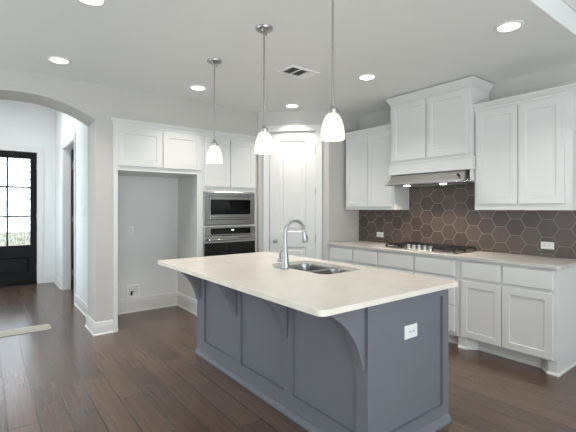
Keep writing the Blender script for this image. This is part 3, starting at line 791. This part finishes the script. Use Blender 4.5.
fa = thing('kitchen_faucet', (1.852, 2.46, .914), 'brushed nickel gooseneck faucet with pull-down spray beside the island sink', 'faucet')
fx, fy = 1.86, 2.46
part('base_plate', fa, CHROME, lambda b: prism(b, rrect(fx - .03, fx + .03, fy - .03, fy + .14, .028), lambda p, q, z: Vector((p, q, z)), .9145, .922), bevel=.003)
part('body', fa, CHROME, lambda b: lathe(b, (fx, fy, .922), [(.034, 0), (.034, .012), (.030, .04), (.023, .11), (.0155, .17), (.0145, .2)], 28), smooth=True)
def spout(b):
    pts = [(fx, fy, 1.10), (fx, fy, 1.16)]
    R = .095
    for k in range(19):
        th = PI - (PI * .94) * k / 18
        pts.append((fx + R + R * math.cos(th), fy, 1.195 + R * math.sin(th)))
    tube(b, pts, .0135, 18)
part('spout', fa, CHROME, spout, smooth=True)
part('spray_head', fa, CHROME, lambda b: tube(b, [(fx + .187, fy, 1.20), (fx + .193, fy, 1.175), (fx + .198, fy, 1.14), (fx + .203, fy, 1.115), (fx + .204, fy, 1.11)], [.0145, .017, .021, .023, .02], 20), smooth=True)
part('spray_button', fa, SLOT, lambda b: tube(b, [(fx + .213, fy - .006, 1.168), (fx + .219, fy - .006, 1.135)], .006, 10), smooth=True)
part('handle', fa, CHROME, lambda b: (lathe(b, (fx, fy, .978), [(.017, 0), (.017, .058), (.019, .062), (.019, .078), (.012, .084), (.001, .085)], 20, 'y'), tube(b, [(fx, fy + .07, .985), (fx - .004, fy + .066, 1.02), (fx - .004, fy + .045, 1.05), (fx - .002, fy + .02, 1.068)], [.009, .008, .007, .0055])), smooth=True)
outlet('wall_outlet', Frame((0, IY0 + .019, 0), (1, 0, 0), (0, -1, 0)), 2.01, .655, .122, .08, 'white outlet on the grey island end panel', horiz=True)
outlet('light_switch', SIDE, 5.80, 1.34, .07, .115, 'white light switch on hall wall beside the arch', 'switch', cat='light switch')

# ------------------------------------------------------------------ ceiling fixtures
def pendant(loc, label):
    x, y, zc = loc
    o = thing('pendant_light', loc, label, 'pendant light', 'pendant lights over the island')
    def can(b):
        lathe(b, (x, y, zc), [(.066, -.0005), (.066, -.008), (.058, -.018), (.02, -.024), (.012, -.03)], 32)
        for k in (0.6, 3.74):
            lathe(b, (x + .042 * math.cos(k), y + .042 * math.sin(k), zc), [(.006, -.02), (.006, -.03), (.009, -.033), (.007, -.04), (.001, -.042)], 12)
    part('canopy', o, BRUSH, can, smooth=True)
    part('stem', o, BRUSH, lambda b: [tube(b, [(x, y, a), (x, y, c)], r, 12) for a, c, r in ((zc - .025, zc - .73, .0062), (zc - .375, zc - .385, .009))], smooth=True)
    part('socket_cap', o, BRUSH, lambda b: lathe(b, (x, y, zc - .80), [(.001, .083), (.012, .082), (.014, .06), (.03, .045), (.032, .025), (.028, .018)], 28), smooth=True)
    z0 = 1.803
    prof = [(.0705, 0), (.0715, .015), (.0705, .045), (.064, .085), (.053, .12), (.04, .143), (.028, .155)]
    def sh(b):
        inner = [(r - .004, z) for r, z in prof]
        lathe(b, (x, y, z0), prof + inner[::-1] + [prof[0]], 40, cap=False)
    part('lamp_shade', o, OPAL, sh, smooth=True, label='white opal glass bell shade, lit')
    part('bulb', o, LENS, lambda b: lathe(b, (x, y, z0 + .05), [(.001, -.01), (.016, 0), (.024, .02), (.022, .04), (.013, .06), (.012, .085)], 20), smooth=True)
    l = bpy.data.lights.new('pendant_glow', 'POINT'); l.energy = 1.2; l.color = (1, .92, .82); l.shadow_soft_size = .03
    lo = bpy.data.objects.new('pendant_glow', l); C.objects.link(lo); lo.parent = o; lo.location = (0, 0, z0 + .02 - zc)
    return o
pd = pendant((1.66, 3.27, HK), 'lit white bell pendant light nearest the refrigerator alcove')
dup(pd, (1.655, 2.45, HK), 'lit white bell pendant light in the middle of three over the island')
dup(pd, (1.66, 1.72, HK), 'lit white bell pendant light nearest the viewer over the island')

def recessed(loc, label):
    x, y, z = loc
    o = thing('recessed_light', loc, label, 'ceiling light', 'recessed ceiling lights')
    part('trim_ring', o, PLAST, lambda b: lathe(b, (x, y, z), [(.098, -.0005), (.098, -.004), (.09, -.008), (.076, -.009), (.073, -.004), (.073, -.001)], 40, cap=False), smooth=True)
    part('lens', o, LENS, lambda b: lathe(b, (x, y, z), [(.073, -.001), (.073, -.004), (.05, -.006), (.001, -.006)], 32), smooth=True)
    area_l = area('recessed_glow', (0, 0, -.014), (0, 0, 0), .13, .13, 8.5, (1, .935, .86), shape='DISK'); area_l.parent = o
    return o
rl = recessed((3.08, 1.32, HK), 'round recessed ceiling light nearest the right wall cabinet')
for p, lb in (((3.114, 2.72), 'round recessed ceiling light in front of the hood cabinet'),
              ((3.20, 4.08), 'round recessed ceiling light above the pantry door'),
              ((1.883, 4.11), 'round recessed ceiling light in front of the oven cabinet'),
              ((0.527, 4.118), 'round recessed ceiling light before the arched hall opening'),
              ((0.532, 2.78), 'round recessed ceiling light at the top edge of the picture')):
    dup(rl, (p[0], p[1], HK), lb)

hl = dup(rl, (0.3, 6.9, HH), 'unseen round ceiling light added to brighten the entry hall')  # out-of-view lamp added to lighten the hall walls
for ch in list(hl.children):
    if ch.type == 'LIGHT': ch.data = ch.data.copy(); ch.data.energy = 28; ch.data.spread = PI; ch.data.color = (.95, .98, 1)

cv = thing('ceiling_vent', (2.485, 3.025, HK), 'white rectangular ceiling air vent with shade-grey louvers between pendants', 'vent')
vx0, vx1, vy0, vy1 = 2.285, 2.645, 2.915, 3.15
def vframe(b):
    for u0, u1, n0, n1 in ((vx0, vx1, vy0, vy0 + .03), (vx0, vx1, vy1 - .03, vy1), (vx0, vx0 + .03, vy0 + .03, vy1 - .03), (vx1 - .03, vx1, vy0 + .03, vy1 - .03), (vx0 + .128, vx0 + .14, vy0 + .03, vy1 - .03), (vx0 + .234, vx0 + .246, vy0 + .03, vy1 - .03)):
        box(b, W, u0, u1, n0, n1, HK - .011, HK - .0005)
part('frame', cv, PLAST, vframe, bevel=.002)
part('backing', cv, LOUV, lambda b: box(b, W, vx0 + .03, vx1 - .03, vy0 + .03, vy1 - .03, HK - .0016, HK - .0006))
def slats(u0, u1, tilt):
    def g(b):
        n = 7
        for i in range(n):
            y = vy0 + .03 + (vy1 - vy0 - .06) * (i + .5) / n
            dy = .009 * tilt
            v = [Vector((u, y + s * .010 + k, HK - (.002 if s * tilt > 0 else .010))) for u, s, k in ((u0, -1, 0), (u1, -1, 0), (u1, 1, 0), (u0, 1, 0))]
            w2 = [p + Vector((0, .0015, .0006)) for p in v]
            loft(b, [v, w2])
    return g
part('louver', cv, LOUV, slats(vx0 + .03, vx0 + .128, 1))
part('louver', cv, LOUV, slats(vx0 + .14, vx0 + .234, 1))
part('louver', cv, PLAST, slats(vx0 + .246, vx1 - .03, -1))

# pale flat strip on the hall floor, with a darker inner field
fr = thing('floor_strip', (.25, 5.35, 0), 'pale narrow strip lying on the dark floor under the arch', 'floor vent')
part('frame', fr, STRIP, lambda b: prism(b, rrect(-.05, .60, 5.225, 5.475, .05, 6), lambda p, q, z: Vector((p, q, z)), .0005, .007), bevel=.002)
part('inner_field', fr, STRIP2, lambda b: prism(b, rrect(-.03, .585, 5.25, 5.45, .04, 6), lambda p, q, z: Vector((p, q, z)), .0065, .0078))

for o in bpy.data.objects:
    if '_o' in o: del o['_o']
